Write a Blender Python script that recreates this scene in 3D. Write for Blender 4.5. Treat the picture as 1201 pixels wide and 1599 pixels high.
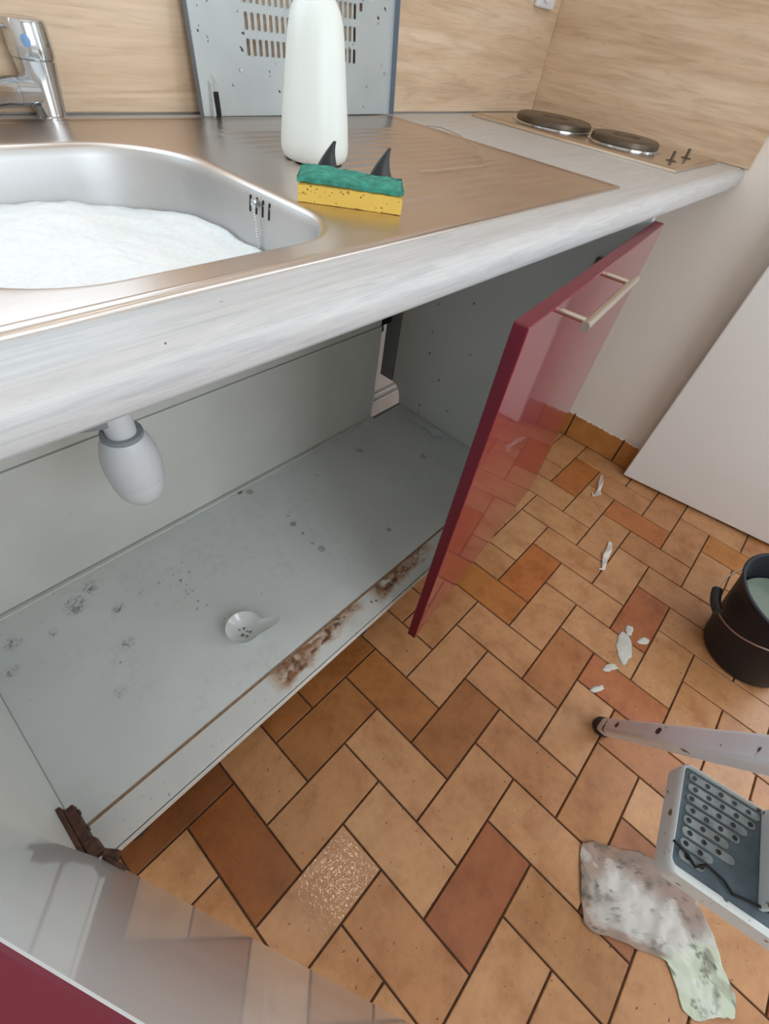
import bpy, math, random
import numpy as np
from mathutils import Matrix, Vector
random.seed(7)
U = 0.1                                   # all coordinates below are written in decimetres
scn = bpy.context.scene
for o in list(bpy.data.objects): bpy.data.objects.remove(o)
col = scn.collection

# ------------------------------------------------------------------ camera
cam_d = bpy.data.cameras.new('camera'); cam = bpy.data.objects.new('camera', cam_d); col.objects.link(cam)
R = ((0.673555, -0.728571, 0.124531), (-0.486384, -0.563755, -0.667541), (0.556556, 0.389055, -0.734085))
C = (-3.437574, -2.631633, 10.398352)
cam.matrix_world = Matrix(((R[0][0], -R[1][0], -R[2][0], C[0]*U), (R[0][1], -R[1][1], -R[2][1], C[1]*U),
                           (R[0][2], -R[1][2], -R[2][2], C[2]*U), (0, 0, 0, 1)))
cam_d.sensor_fit = 'VERTICAL'; cam_d.sensor_height = 36.0; cam_d.lens = 717.244/1599*36.0
cam_d.clip_start = 0.005; cam_d.clip_end = 50
scn.camera = cam

# ------------------------------------------------------------------ world, lights, exposure
w = bpy.data.worlds.new('daylight'); scn.world = w; w.use_nodes = True
w.node_tree.nodes['Background'].inputs[0].default_value = (0.75, 0.86, 1.0, 1)
w.node_tree.nodes['Background'].inputs[1].default_value = 0.6
def area(name, loc, rot, sx, sy, power, color):
    d = bpy.data.lights.new(name, 'AREA'); d.shape = 'RECTANGLE'; d.size = sx*U; d.size_y = sy*U
    d.energy = power; d.color = color
    o = bpy.data.objects.new(name, d); col.objects.link(o); o.location = [c*U for c in loc]; o.rotation_euler = rot
    return o
# daylight coming through the window in the wall behind the photographer
area('window_daylight', (-1.5, -19.4, 15.5), (math.radians(90), 0, 0), 12.5, 12.0, 20, (0.84, 0.93, 1.0))
# daylight through the glazed door in the side wall, to the right of the photographer
area('glazed_door_daylight', (13.5, -14.0, 12.0), (math.radians(90), 0, math.radians(90)), 8.0, 17.0, 13, (0.86, 0.94, 1.0))
# daylight through the window over the sink
area('sink_window_daylight', (-4.3, 6.25, 15.6), (math.radians(-90), 0, 0), 9.4, 8.6, 5.2, (0.72, 0.88, 1.0))
scn.cycles.diffuse_bounces = 7
vs = scn.view_settings
scn.display_settings.display_device = 'sRGB'
vs.view_transform = 'Standard'; vs.look = 'None'; vs.exposure = 0.18; vs.gamma = 1.0; vs.use_curve_mapping = False

# ------------------------------------------------------------------ materials
def s2l(c): return tuple(((v/12.92) if v <= 0.04045 else ((v+0.055)/1.055)**2.4) for v in c)
def rgb(r, g, b): return s2l((r/255, g/255, b/255))+(1.0,)
class NT:
    def __init__(s, name):
        s.m = bpy.data.materials.new(name); s.m.use_nodes = True; s.t = s.m.node_tree; s.n = s.t.nodes
        s.b = s.n['Principled BSDF']
        g = s.n.new('ShaderNodeNewGeometry'); s.pos = g.outputs['Position']
    def mk(s, typ, **k):
        n = s.n.new(typ)
        for a, v in k.items(): setattr(n, a, v)
        return n
    def L(s, a, b): s.t.links.new(a, b)
    def scale(s, vec, sc, rot=(0, 0, 0)):
        m = s.mk('ShaderNodeMapping'); m.inputs['Scale'].default_value = sc; m.inputs['Rotation'].default_value = rot
        s.L(vec, m.inputs['Vector']); return m.outputs['Vector']
    def noise(s, vec, scale, detail=4, rough=0.55, dist=0.0):
        n = s.mk('ShaderNodeTexNoise'); n.inputs['Scale'].default_value = scale; n.inputs['Detail'].default_value = detail
        n.inputs['Roughness'].default_value = rough; n.inputs['Distortion'].default_value = dist
        s.L(vec, n.inputs['Vector']); return n.outputs['Fac']
    def ramp(s, fac, stops, interp='LINEAR'):
        r = s.mk('ShaderNodeValToRGB'); e = r.color_ramp.elements; r.color_ramp.interpolation = interp
        while len(e) < len(stops): e.new(0.5)
        for i, (p, c) in enumerate(stops): e[i].position = p; e[i].color = c
        s.L(fac, r.inputs['Fac']); return r.outputs['Color']
    def mix(s, fac, a, b, mode='MIX'):
        m = s.mk('ShaderNodeMix', data_type='RGBA', blend_type=mode)
        for sock, v in ((m.inputs[0], fac), (m.inputs[6], a), (m.inputs[7], b)):
            if hasattr(v, 'is_linked') or hasattr(v, 'links'): s.L(v, sock)
            else: sock.default_value = v
        return m.outputs[2]
    def bump(s, h, strength, dist):
        b = s.mk('ShaderNodeBump'); b.inputs['Strength'].default_value = strength; b.inputs['Distance'].default_value = dist
        s.L(h, b.inputs['Height']); s.L(b.outputs['Normal'], s.b.inputs['Normal'])
    def set(s, **k):
        names = dict(color='Base Color', rough='Roughness', metal='Metallic', spec='Specular IOR Level', coat='Coat Weight',
                     coat_rough='Coat Roughness', trans='Transmission Weight', sss='Subsurface Weight', alpha='Alpha', ior='IOR')
        for a, v in k.items():
            sk = s.b.inputs[names[a]]
            if hasattr(v, 'links'): s.L(v, sk)
            else: sk.default_value = v
        return s
W1 = (1, 1, 1, 1); K1 = (0, 0, 0, 1)
M = {}
def plain(name, c, rough=0.5, metal=0.0, var=0.06, scale=9, bump=0.0, **k):
    t = NT(name)
    f = t.noise(t.pos, scale, 5)
    lo = tuple(x*(1-var) for x in c[:3])+(1,); hi = tuple(min(1, x*(1+var)) for x in c[:3])+(1,)
    t.set(color=t.ramp(f, [(0.3, lo), (0.7, hi)]), rough=rough, metal=metal, **k)
    if bump: t.bump(t.noise(t.pos, scale*20, 3), bump, 0.0006)
    M[name] = t.m; return t
def speckled(name, c, dot, rough=0.5, thr=0.72, scale=220, metal=0.0, var=0.05, **k):
    t = NT(name)
    f = t.noise(t.pos, 7, 5); lo = tuple(x*(1-var) for x in c[:3])+(1,); hi = tuple(min(1, x*(1+var)) for x in c[:3])+(1,)
    base = t.ramp(f, [(0.3, lo), (0.7, hi)])
    sp = t.ramp(t.noise(t.pos, scale, 2, 0.5), [(thr, K1), (thr+0.03, W1)])
    t.set(color=t.mix(sp, base, dot), rough=rough, metal=metal, **k); M[name] = t.m; return t

# painted-per-vertex melamine (stains are marks with a shape of their own)
def attr_mat(name, rough, **k):
    t = NT(name); a = t.mk('ShaderNodeAttribute'); a.attribute_name = 'paint'
    f = t.noise(t.pos, 6, 5)
    t.set(color=t.mix(1.0, a.outputs['Color'], t.ramp(f, [(0.3, (.93, .94, .93, 1)), (0.7, W1)]), 'MULTIPLY'), rough=rough, **k)
    M[name] = t.m; return t
attr_mat('melamine_marked', 0.38, spec=0.4)
attr_mat('ceramic', 0.15, coat=0.5)
attr_mat('paper_print', 0.7)

speckled('melamine', rgb(226, 227, 221), rgb(140, 132, 120), 0.38, 0.80, 160)
speckled('door_white', rgb(230, 232, 233), rgb(120, 112, 104), 0.3, 0.80, 120, coat=0.7, coat_rough=0.05, spec=0.4)
t = plain('burgundy', rgb(126, 16, 46), 0.2, var=0.05, coat=0.65, coat_rough=0.03, spec=0.35)
t = plain('burgundy_edge', rgb(104, 12, 38), 0.4, var=0.08)
plain('chipboard', rgb(150, 118, 92), 0.85, var=0.25, scale=90)
plain('wall_paint', rgb(232, 226, 219), 0.85, var=0.02, scale=4, bump=0.05)
plain('ceiling_paint', rgb(240, 238, 232), 0.9, var=0.02)
plain('leaf_white', rgb(230, 230, 228), 0.5, var=0.015, scale=3)
plain('white_plastic', rgb(222, 226, 230), 0.35, var=0.02)
plain('grey_plastic', rgb(150, 156, 160), 0.5, var=0.04)
plain('hdpe', rgb(232, 238, 234), 0.38, var=0.02, sss=0.25)
M['hdpe'].node_tree.nodes['Principled BSDF'].inputs['Subsurface Radius'].default_value = (0.02, 0.02, 0.02)
plain('black_plastic', rgb(38, 40, 44), 0.42, var=0.12)
plain('bucket_plastic', rgb(30, 34, 42), 0.5, var=0.1, spec=0.3)
plain('rubber', rgb(44, 38, 38), 0.75, var=0.2, scale=40)
plain('mat_rubber', rgb(78, 92, 100), 0.6, var=0.3, scale=30)
plain('mat_grip', rgb(128, 136, 136), 0.6, var=0.35, scale=40)
plain('dark', rgb(20, 19, 18), 0.8, var=0.1)
plain('dark_pipe', rgb(40, 38, 36), 0.5, var=0.1)
plain('rust', rgb(94, 66, 54), 0.75, metal=0.2, var=0.45, scale=120, bump=0.6)
plain('chrome', rgb(205, 210, 215), 0.12, metal=1.0, var=0.02)
plain('brushed_nickel', rgb(200, 190, 178), 0.3, metal=1.0, var=0.03)
plain('blue_dot', rgb(120, 160, 205), 0.3)
plain('foam_yellow', rgb(222, 184, 84), 0.9, var=0.1, scale=60)
plain('scour_green', rgb(64, 146, 128), 0.95, var=0.35, scale=120, bump=1.0)
plain('iron', rgb(104, 92, 80), 0.42, metal=0.6, var=0.2, scale=40)
plain('pale_residue', rgb(224, 226, 218), 0.6, var=0.1, scale=40, alpha=0.8)
speckled('ladder_paint', rgb(232, 238, 246), rgb(70, 62, 58), 0.4, 0.69, 34)
speckled('ladder_frame', rgb(212, 218, 218), rgb(110, 96, 84), 0.45, 0.66, 60)
plain('lamp_white', rgb(240, 240, 236), 0.5)
plain('wet_paper', rgb(226, 222, 216), 0.6, var=0.05)
plain('grout', rgb(74, 52, 38), 0.9, var=0.3, scale=60)
plain('clear_line', rgb(168, 150, 130), 0.3, var=0.05)
# sponge pores
t = NT('sponge_pores'); v = t.mk('ShaderNodeTexVoronoi'); v.inputs['Scale'].default_value = 260; t.L(t.pos, v.inputs['Vector'])
pm = t.ramp(v.outputs['Distance'], [(0.16, K1), (0.3, W1)]); big = t.ramp(t.noise(t.pos, 90, 2), [(0.45, W1), (0.6, K1)])
pm2 = t.mix(big, pm, W1)
t.set(color=t.mix(pm2, rgb(150, 112, 44), rgb(226, 190, 92)), rough=0.95); t.bump(pm2, 0.8, 0.001); M['sponge_pores'] = t.m
# soap foam
t = NT('soap_foam_white'); n1 = t.noise(t.pos, 160, 5, 0.6)
t.set(color=t.ramp(n1, [(0.3, (.88, .90, .91, 1)), (0.65, (.96, .97, .98, 1))]), rough=0.7, sss=0.2); t.bump(n1, 0.45, 0.002); M['soap_foam_white'] = t.m
t = NT('dishwater'); t.set(color=rgb(170, 182, 188), rough=0.08, spec=0.6); M['dishwater'] = t.m
t = NT('grey_water'); t.set(color=rgb(112, 126, 114), rough=0.1); M['grey_water'] = t.m
# stainless steel
def steel(name, c, r0, r1, stretch):
    t = NT(name); f = t.noise(t.scale(t.pos, stretch), 30, 4); g = t.noise(t.pos, 14, 5, 0.6)
    rr = t.mk('ShaderNodeMapRange'); rr.inputs[3].default_value = r0; rr.inputs[4].default_value = r1; t.L(g, rr.inputs[0])
    t.set(color=t.mix(0.25, c, t.ramp(g, [(0.3, tuple(x*.7 for x in c[:3])+(1,)), (0.7, c)])), metal=1.0, rough=rr.outputs[0])
    t.bump(f, 0.12, 0.0004); M[name] = t.m
steel('stainless', rgb(214, 202, 194), 0.24, 0.38, (1, 12, 12))
steel('stainless_satin', rgb(200, 200, 200), 0.42, 0.56, (1, 12, 12))
steel('hob_steel', rgb(214, 204, 192), 0.14, 0.3, (12, 1, 12))
# pale oak laminate: rings and fibres along one horizontal axis
def oak(name, along):
    t = NT(name)
    sc = (0.9, 9, 9) if along == 'x' else (9, 0.9, 9)
    sf = (2.2, 60, 60) if along == 'x' else (60, 2.2, 60)
    a = t.noise(t.scale(t.pos, sc), 1.7, 5, 0.6, 0.6); b = t.noise(t.scale(t.pos, sf), 4, 3, 0.6); c = t.noise(t.scale(t.pos, sc), 5.5, 4, 0.6, 1.2)
    base = t.ramp(a, [(0.28, rgb(194, 166, 140)), (0.5, rgb(216, 190, 162)), (0.74, rgb(228, 207, 183))])
    fib = t.ramp(b, [(0.3, (.91, .90, .88, 1)), (0.62, W1)]); pat = t.ramp(c, [(0.34, (.84, .81, .77, 1)), (0.52, W1)])
    t.set(color=t.mix(1.0, t.mix(1.0, base, fib, 'MULTIPLY'), pat, 'MULTIPLY'), rough=0.45, spec=0.35); t.bump(b, 0.1, 0.0005); M[name] = t.m
oak('oak_back', 'x'); oak('oak_side', 'y')
# whitewashed worktop
t = NT('worktop'); a = t.noise(t.scale(t.pos, (1.2, 22, 22)), 6.5, 6, 0.7, 1.2); b = t.noise(t.scale(t.pos, (3, 60, 60)), 6, 4, 0.6, 0.3)
sp = t.ramp(t.noise(t.pos, 150, 2), [(0.76, K1), (0.79, W1)])
t.set(color=t.mix(sp, t.mix(1.0, t.ramp(a, [(0.3, rgb(178, 179, 181)), (0.5, rgb(196, 196, 196)), (0.7, rgb(206, 204, 202))]),
      t.ramp(b, [(0.3, (.93, .93, .94, 1)), (0.6, W1)]), 'MULTIPLY'), rgb(90, 84, 80)), rough=0.36, spec=0.45); t.bump(a, 0.35, 0.0012); M['worktop'] = t.m
# terracotta tiles: the tile's own colour plus mottling and grime
t = NT('terracotta'); oi = t.mk('ShaderNodeObjectInfo')
n1 = t.noise(t.pos, 14, 5, 0.6); n2 = t.noise(t.pos, 60, 4, 0.6); n3 = t.noise(t.pos, 130, 2, 0.5)
c1 = t.mix(1.0, oi.outputs['Color'], t.ramp(n1, [(0.3, (.78, .68, .58, 1)), (0.5, (1, 1, 1, 1)), (0.72, (1.12, 1.15, 1.18, 1))]), 'MULTIPLY')
c2 = t.mix(1.0, c1, t.ramp(n2, [(0.3, (.88, .86, .84, 1)), (0.55, W1)]), 'MULTIPLY')
c3 = t.mix(t.ramp(n3, [(0.70, K1), (0.735, W1)]), c2, rgb(92, 58, 38))
rr = t.mk('ShaderNodeMapRange'); rr.inputs[3].default_value = 0.26; rr.inputs[4].default_value = 0.48; t.L(n1, rr.inputs[0])
t.set(color=c3, rough=rr.outputs[0], spec=0.45); t.bump(n2, 0.35, 0.0012); M['terracotta'] = t.m
w_m = t.m.copy(); w_m.name = 'terracotta_wet'; wb_ = w_m.node_tree.nodes['Principled BSDF']; wb_.inputs['Coat Weight'].default_value = 0.55; wb_.inputs['Coat Roughness'].default_value = 0.06
nw = w_m.node_tree; vo = nw.nodes.new('ShaderNodeTexNoise'); vo.inputs['Scale'].default_value = 130; gp_ = nw.nodes.new('ShaderNodeNewGeometry'); nw.links.new(gp_.outputs['Position'], vo.inputs['Vector'])
bp_ = nw.nodes.new('ShaderNodeBump'); bp_.inputs['Strength'].default_value = 0.4; bp_.inputs['Distance'].default_value = 0.0012; nw.links.new(vo.outputs['Fac'], bp_.inputs['Height']); nw.links.new(bp_.outputs['Normal'], wb_.inputs['Coat Normal']); M['terracotta_wet'] = w_m
# skirting tiles with the ragged edge of the wall paint over their top
t = NT('skirting_glaze'); sep = t.mk('ShaderNodeSeparateXYZ'); t.L(t.pos, sep.inputs[0])
nz = t.noise(t.pos, 90, 4); ad = t.mk('ShaderNodeMath', operation='MULTIPLY_ADD'); t.L(nz, ad.inputs[0]); ad.inputs[1].default_value = 0.02; t.L(sep.outputs['Z'], ad.inputs[2])
edge = t.ramp(ad.outputs[0], [(0.1085, K1), (0.1095, W1)])
n1 = t.noise(t.pos, 14, 5); t.set(color=t.mix(edge, t.ramp(n1, [(0.3, rgb(164, 108, 54)), (0.7, rgb(190, 132, 72))]), rgb(232, 226, 219)), rough=0.35); M['skirting_glaze'] = t.m
# painted sheet metal of the perforated panel
speckled('sheet_metal', rgb(180, 188, 190), rgb(66, 58, 52), 0.42, 0.70, 90, metal=0.25, var=0.1)
plain('sheet_edge_shaded', rgb(122, 134, 150), 0.45, metal=0.3, var=0.06)  # folded edges of the same sheet, with shade put into a darker blue-grey
# lamp
t = NT('lamp_glow'); t.b.inputs['Emission Color'].default_value = (1.0, 0.86, 0.68, 1); t.b.inputs['Emission Strength'].default_value = 25.0; M['lamp_glow'] = t.m
t = NT('window_glass'); t.set(color=W1, rough=0.0, trans=1.0, ior=1.0, alpha=0.08); M['window_glass'] = t.m

# ------------------------------------------------------------------ mesh helpers
class MB:
    def __init__(s): s.v = []; s.f = []; s.mi = []; s.cur = 0
    def add(s, vs, fs):
        o = len(s.v); s.v += [tuple(map(float, p)) for p in vs]
        for f in fs: s.f.append(tuple(i+o for i in f)); s.mi.append(s.cur)
        return s
    def box(s, x0, x1, y0, y1, z0, z1):
        return s.add([(x0, y0, z0), (x1, y0, z0), (x1, y1, z0), (x0, y1, z0), (x0, y0, z1), (x1, y0, z1), (x1, y1, z1), (x0, y1, z1)],
                     [(3, 2, 1, 0), (4, 5, 6, 7), (0, 1, 5, 4), (1, 2, 6, 5), (2, 3, 7, 6), (3, 0, 4, 7)])
    def obox(s, o, a, b, c):             # corner o and three edge vectors
        o, a, b, c = map(np.array, (o, a, b, c))
        if np.dot(np.cross(a, b), c) < 0: a, b = b, a
        p = [o, o+a, o+a+b, o+b, o+c, o+a+c, o+a+b+c, o+b+c]
        return s.add(p, [(3, 2, 1, 0), (4, 5, 6, 7), (0, 1, 5, 4), (1, 2, 6, 5), (2, 3, 7, 6), (3, 0, 4, 7)])
    def loops(s, ls, cap0=False, cap1=False, closed=True):
        n = len(ls[0]); o = len(s.v); vs = [p for l in ls for p in l]; fs = []
        for i in range(len(ls)-1):
            for j in range(n if closed else n-1):
                k = (j+1) % n
                fs.append((i*n+j, i*n+k, (i+1)*n+k, (i+1)*n+j))
        if cap0: fs.append(tuple(range(n))[::-1])
        if cap1: fs.append(tuple((len(ls)-1)*n+j for j in range(n)))
        return s.add(vs, fs)
    def tube(s, path, r, n=10, caps=True, flat=1.0):
        P = [np.array(p, float) for p in path]; ls = []; ref = None
        for i, p in enumerate(P):
            d = P[min(i+1, len(P)-1)]-P[max(i-1, 0)]; d = d/np.linalg.norm(d)
            if ref is None:
                ref = np.cross(d, (0, 0, 1.0)); 
                if np.linalg.norm(ref) < 1e-3: ref = np.cross(d, (0, 1.0, 0))
            ref = ref-d*np.dot(ref, d); ref /= np.linalg.norm(ref); up = np.cross(ref, d)
            rr = r[i] if isinstance(r, (list, tuple)) else r
            ls.append([p+rr*(math.cos(2*math.pi*k/n)*ref+flat*math.sin(2*math.pi*k/n)*up) for k in range(n)])
        return s.loops(ls, caps, caps)
    def lathe(s, prof, c, n=48, cap0=True, cap1=True):
        ls = [[(c[0]+r*math.cos(2*math.pi*k/n), c[1]+r*math.sin(2*math.pi*k/n), z) for k in range(n)] for r, z in prof]
        return s.loops(ls, cap0, cap1)
    def grid(s, fn, nu, nv):
        vs = [fn(i/nu, j/nv) for j in range(nv+1) for i in range(nu+1)]
        fs = [(j*(nu+1)+i, j*(nu+1)+i+1, (j+1)*(nu+1)+i+1, (j+1)*(nu+1)+i) for j in range(nv) for i in range(nu)]
        return s.add(vs, fs)
    def build(s, name, mat, parent=None, smooth=35, bevel=0.0, base=None, weld=False):
        root = parent
        while root is not None and root.parent is not None: root = root.parent
        if root is not None: b = np.array(root['base'])
        else:
            a = np.array(s.v); b = np.array(base) if base is not None else np.array([(a[:, 0].min()+a[:, 0].max())/2, (a[:, 1].min()+a[:, 1].max())/2, a[:, 2].min()])
        me = bpy.data.meshes.new(name)
        me.from_pydata([tuple((np.array(p)-b)*U) for p in s.v], [], s.f)
        for m in (mat if isinstance(mat, (list, tuple)) else [mat]): me.materials.append(M[m])
        me.polygons.foreach_set('material_index', s.mi)
        if smooth:
            me.polygons.foreach_set('use_smooth', [True]*len(me.polygons)); me.update()
            me.set_sharp_from_angle(angle=math.radians(smooth))
        me.update()
        o = bpy.data.objects.new(name, me); col.objects.link(o)
        if parent is not None: o.parent = parent
        else: o.location = tuple(b*U); o['base'] = tuple(float(x) for x in b)
        if weld:
            wm = o.modifiers.new('weld', 'WELD'); wm.merge_threshold = 0.00005
        if bevel:
            bm = o.modifiers.new('bevel', 'BEVEL'); bm.width = bevel*U; bm.segments = 2; bm.limit_method = 'ANGLE'; bm.angle_limit = math.radians(50)
        return o
def tag(o, label, cat, group=None, kind=None):
    o['label'] = label; o['category'] = cat
    if group: o['group'] = group
    if kind: o['kind'] = kind
    return o
def thing(name, base, label, cat, group=None, kind=None):
    o = bpy.data.objects.new(name, None); col.objects.link(o); o.location = tuple(c*U for c in base); o['base'] = tuple(float(x) for x in base)
    o.empty_display_size = 0.02
    return tag(o, label, cat, group, kind)
def struct(o, label, cat='wall'):
    o['kind'] = 'structure'; o['label'] = label; o['category'] = cat; return o
# value noise for painted stains and lumps
_rng = np.random.default_rng(5); _tab = _rng.random((256, 256))
def vnoise(x, y):
    x = np.asarray(x, float); y = np.asarray(y, float); xi = np.floor(x).astype(int); yi = np.floor(y).astype(int); fx = x-xi; fy = y-yi
    fx = fx*fx*(3-2*fx); fy = fy*fy*(3-2*fy); g = lambda a, b: _tab[a % 256, b % 256]
    return (g(xi, yi)*(1-fx)+g(xi+1, yi)*fx)*(1-fy)+(g(xi, yi+1)*(1-fx)+g(xi+1, yi+1)*fx)*fy
def fbm(x, y, o=4):
    s = 0; a = 0.5; t = 0
    for i in range(o): s = s+a*vnoise(x*2**i+17.3*i, y*2**i+5.1*i); t += a; a *= 0.55
    return s/t
def smooth(a, b, x): t = np.clip((x-a)/(b-a), 0, 1); return t*t*(3-2*t)
def set_paint(o, colors):
    me = o.data; at = me.color_attributes.new('paint', 'FLOAT_COLOR', 'POINT')
    c = np.ones((len(me.vertices), 4), np.float32); c[:len(colors), :3] = colors; at.data.foreach_set('color', c.ravel())
def painted_board(name, o, du, dv, n, dt, nu, nv, fn, mat, parent):
    """a board whose marked face is a fine grid from corner o along du, dv; dt = thickness vector away from that face"""
    o, du, dv, dt = map(lambda q: np.array(q, float), (o, du, dv, dt))
    mb = MB(); uu, vv = np.meshgrid(np.linspace(0, 1, nu+1), np.linspace(0, 1, nv+1))
    P = o+uu[..., None]*du+vv[..., None]*dv; P = P.reshape(-1, 3)
    idx = np.arange((nu+1)*(nv+1)).reshape(nv+1, nu+1)
    q = np.stack([idx[:-1, :-1], idx[:-1, 1:], idx[1:, 1:], idx[1:, :-1]], -1).reshape(-1, 4)
    flip = np.dot(np.cross(du, dv), -dt) < 0
    if flip: q = q[:, ::-1]
    mb.add(P.tolist(), q.tolist()); ncol = len(P)
    k = o; a, b, c = du, dv, dt
    p = [k, k+a, k+a+b, k+b, k+c, k+a+c, k+a+b+c, k+b+c]
    fs = [(4, 5, 6, 7), (0, 4, 5, 1), (1, 5, 6, 2), (2, 6, 7, 3), (3, 7, 4, 0)]
    if not flip: fs = [f[::-1] for f in fs]
    mb.add(p, fs)
    ob = mb.build(name, mat, parent, smooth=0)
    colr = fn(P[:, 0], P[:, 1], P[:, 2]); edge = np.repeat(np.array([[.58, .58, .56]]), 8, 0)
    set_paint(ob, np.concatenate([colr, edge])); return ob

# ------------------------------------------------------------------ the room
XW, YB, ZC = 13.0, 6.3, 8.84
FX0, FX1, FY0, FY1, HZ = -16.0, 16.0, -20.0, YB, 25.0
fl = MB().box(FX0, FX1, FY0, FY1, -0.6, -0.03).build('floor', 'grout', base=(0, 0, 0), smooth=0)
struct(fl, 'terracotta herringbone tiled kitchen floor with dark joints', 'floor')
# herringbone tiles, pitch 1 x 2 dm, axes along the walls
def tile_mesh(name, lx, ly):
    g, b, h = 0.017, 0.012, 0.3; x, y = lx/2-g, ly/2-g
    mb = MB(); mb.loops([[(-x, -y, -h*.3), (x, -y, -h*.3), (x, y, -h*.3), (-x, y, -h*.3)], [(-x, -y, -b), (x, -y, -b), (x, y, -b), (-x, y, -b)],
                         [(-x+b, -y+b, 0), (x-b, -y+b, 0), (x-b, y-b, 0), (-x+b, y-b, 0)]], False, True)
    me = bpy.data.meshes.new(name); me.from_pydata([tuple(c*U for c in p) for p in mb.v], [], mb.f); me.materials.append(M['terracotta']); return me
tm = {'H': tile_mesh('tile_along', 2, 1), 'V': tile_mesh('tile_across', 1, 2)}
RED = {('H', 0, 2): (150, 92, 56), ('H', -2, 4): (146, 82, 54), ('V', -4, 0): (142, 80, 44), ('H', 5, 1): (168, 96, 52), ('V', 4, 0): (170, 104, 58),
       ('H', 3, 3): (164, 104, 68), ('V', 4, 4): (166, 96, 62), ('H', 6, 4): (162, 92, 60), ('V', 10, 2): (172, 102, 62), ('H', 10, 0): (168, 98, 54),
       ('V', 0, 0): (158, 98, 58), ('H', -2, 0): (156, 100, 62), ('V', -2, -2): (150, 92, 56), ('H', -5, -1): (124, 72, 46), ('V', -1, 5): (168, 118, 84),
       ('H', 1, 9): (140, 74, 52), ('H', 0, 6): (150, 92, 64), ('V', 3, 5): (166, 104, 66), ('H', 1, 5): (168, 112, 74), ('H', 14, 0): (168, 108, 64), ('V', 11, 5): (174, 112, 66), ('H', -1, -1): (150, 92, 54)}
rest = MB(); tr = random.Random(3)
for u in range(-16, 17):
    for v in range(-7, 21):
        s = (u+v) % 4
        if s == 0: kind, cx, cy, lx, ly = 'V', u+.5, -(v+1), 1, 2
        elif s == 2: kind, cx, cy, lx, ly = 'H', u+1, -(v+.5), 2, 1
        else: continue
        if cx+lx/2 > 15.9 or cx-lx/2 < -15.9 or cy+ly/2 > YB or cy-ly/2 < -19.9: continue
        inside = -8 < cx < 14 and -10.5 < cy < 1.6 and not (cx > XW)
        if inside:
            t_o = bpy.data.objects.new('floor_tile', tm[kind]); col.objects.link(t_o); t_o.parent = fl
            t_o.location = (cx*U, cy*U, 0.00015*tr.uniform(-2, 2)); t_o.rotation_euler = (0.002*tr.uniform(-1, 1), 0.002*tr.uniform(-1, 1), 0)
            k = (kind, u, v)
            if k in RED: c = RED[k]
            else:
                a = tr.random(); c = (190-12*a, 142-17*a, 98-17*a)
            if k == ('H', -4, 2): t_o.data = tm[kind].copy(); t_o.data.materials[0] = M['terracotta_wet']
            t_o.color = rgb(*c) if k not in RED else rgb(c[0]+4, c[1]+6, c[2]-4)
        else:
            g = 0.022; rest.box(cx-lx/2+g, cx+lx/2-g, cy-ly/2+g, cy+ly/2-g, -0.1, 0.0)
t = plain('terracotta_far', rgb(180, 128, 88), 0.4, var=0.12, scale=10)
ro = rest.build('floor_tile_field', 'terracotta_far', fl, smooth=0); ro['kind'] = 'stuff'

wb = MB().box(FX0, FX1+.6, YB, YB+1, 0, 11.2).box(FX0, FX1+.6, YB, YB+1, 20, HZ).box(FX0, -9.1, YB, YB+1, 11.2, 20).box(.5, FX1+.6, YB, YB+1, 11.2, 20).build('wall_back', 'wall_paint', smooth=0); struct(wb, 'off-white painted wall behind the worktop and sink unit')
wr = MB().box(XW, XW+2, -2.6, YB, 0, HZ).build('wall_right', 'wall_paint', smooth=0); struct(wr, 'warm white side wall below and beside the hob end')
MB().box(XW+.75, XW+2, -9.8, -2.6, 0, HZ).box(XW+.75, XW+2, -20, -18.2, 0, HZ).box(XW+.75, XW+2, -18.2, -9.8, 20.8, HZ).build('wall_recess', 'wall_paint', wr, smooth=0)
gd = MB().box(XW+1.0, XW+1.4, -18.2, -17.6, 0, 20.8).box(XW+1.0, XW+1.4, -10.4, -9.8, 0, 20.8).box(XW+1.0, XW+1.4, -17.6, -10.4, 0, 1.2).box(XW+1.0, XW+1.4, -17.6, -10.4, 20.2, 20.8)
gd = gd.build('door_2', 'white_plastic', smooth=0, bevel=.05); struct(gd, 'white framed glazed door in the side wall beyond the door leaf', 'door')
MB().box(XW+1.18, XW+1.22, -17.6, -10.4, 1.2, 20.2).build('door_pane', 'window_glass', gd, smooth=0)
wl = MB().box(FX0-1, FX0, FY0, YB, 0, HZ).build('wall_left', 'wall_paint', smooth=0); struct(wl, 'white painted wall to the left of the sink')
ce = MB().box(FX0-1, FX1+1, FY0-1, YB+1, HZ, HZ+1).build('ceiling', 'ceiling_paint', smooth=0); struct(ce, 'plain white kitchen ceiling', 'ceiling')
wf = MB()
wx0, wx1, wz0, wz1 = -7.9, 4.9, 9.3, 21.7
wf.box(FX0, wx0, FY0-1, FY0, 0, HZ).box(wx1, FX1, FY0-1, FY0, 0, HZ).box(wx0, wx1, FY0-1, FY0, 0, wz0).box(wx0, wx1, FY0-1, FY0, wz1, HZ)
wf = wf.build('wall_front', 'wall_paint', smooth=0); struct(wf, 'white wall with the window behind the photographer')
wi = MB()
wi.box(wx0, wx0+.5, FY0-.6, FY0-.1, wz0, wz1).box(wx1-.5, wx1, FY0-.6, FY0-.1, wz0, wz1).box(wx0+.5, wx1-.5, FY0-.6, FY0-.1, wz0, wz0+.5).box(wx0+.5, wx1-.5, FY0-.6, FY0-.1, wz1-.5, wz1)
wi.box(-1.7, -1.3, FY0-.55, FY0-.15, wz0+.5, wz1-.5)
wi = wi.build('window_1', 'white_plastic', smooth=0, bevel=0.05); struct(wi, 'white framed window behind the photographer', 'window')
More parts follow.
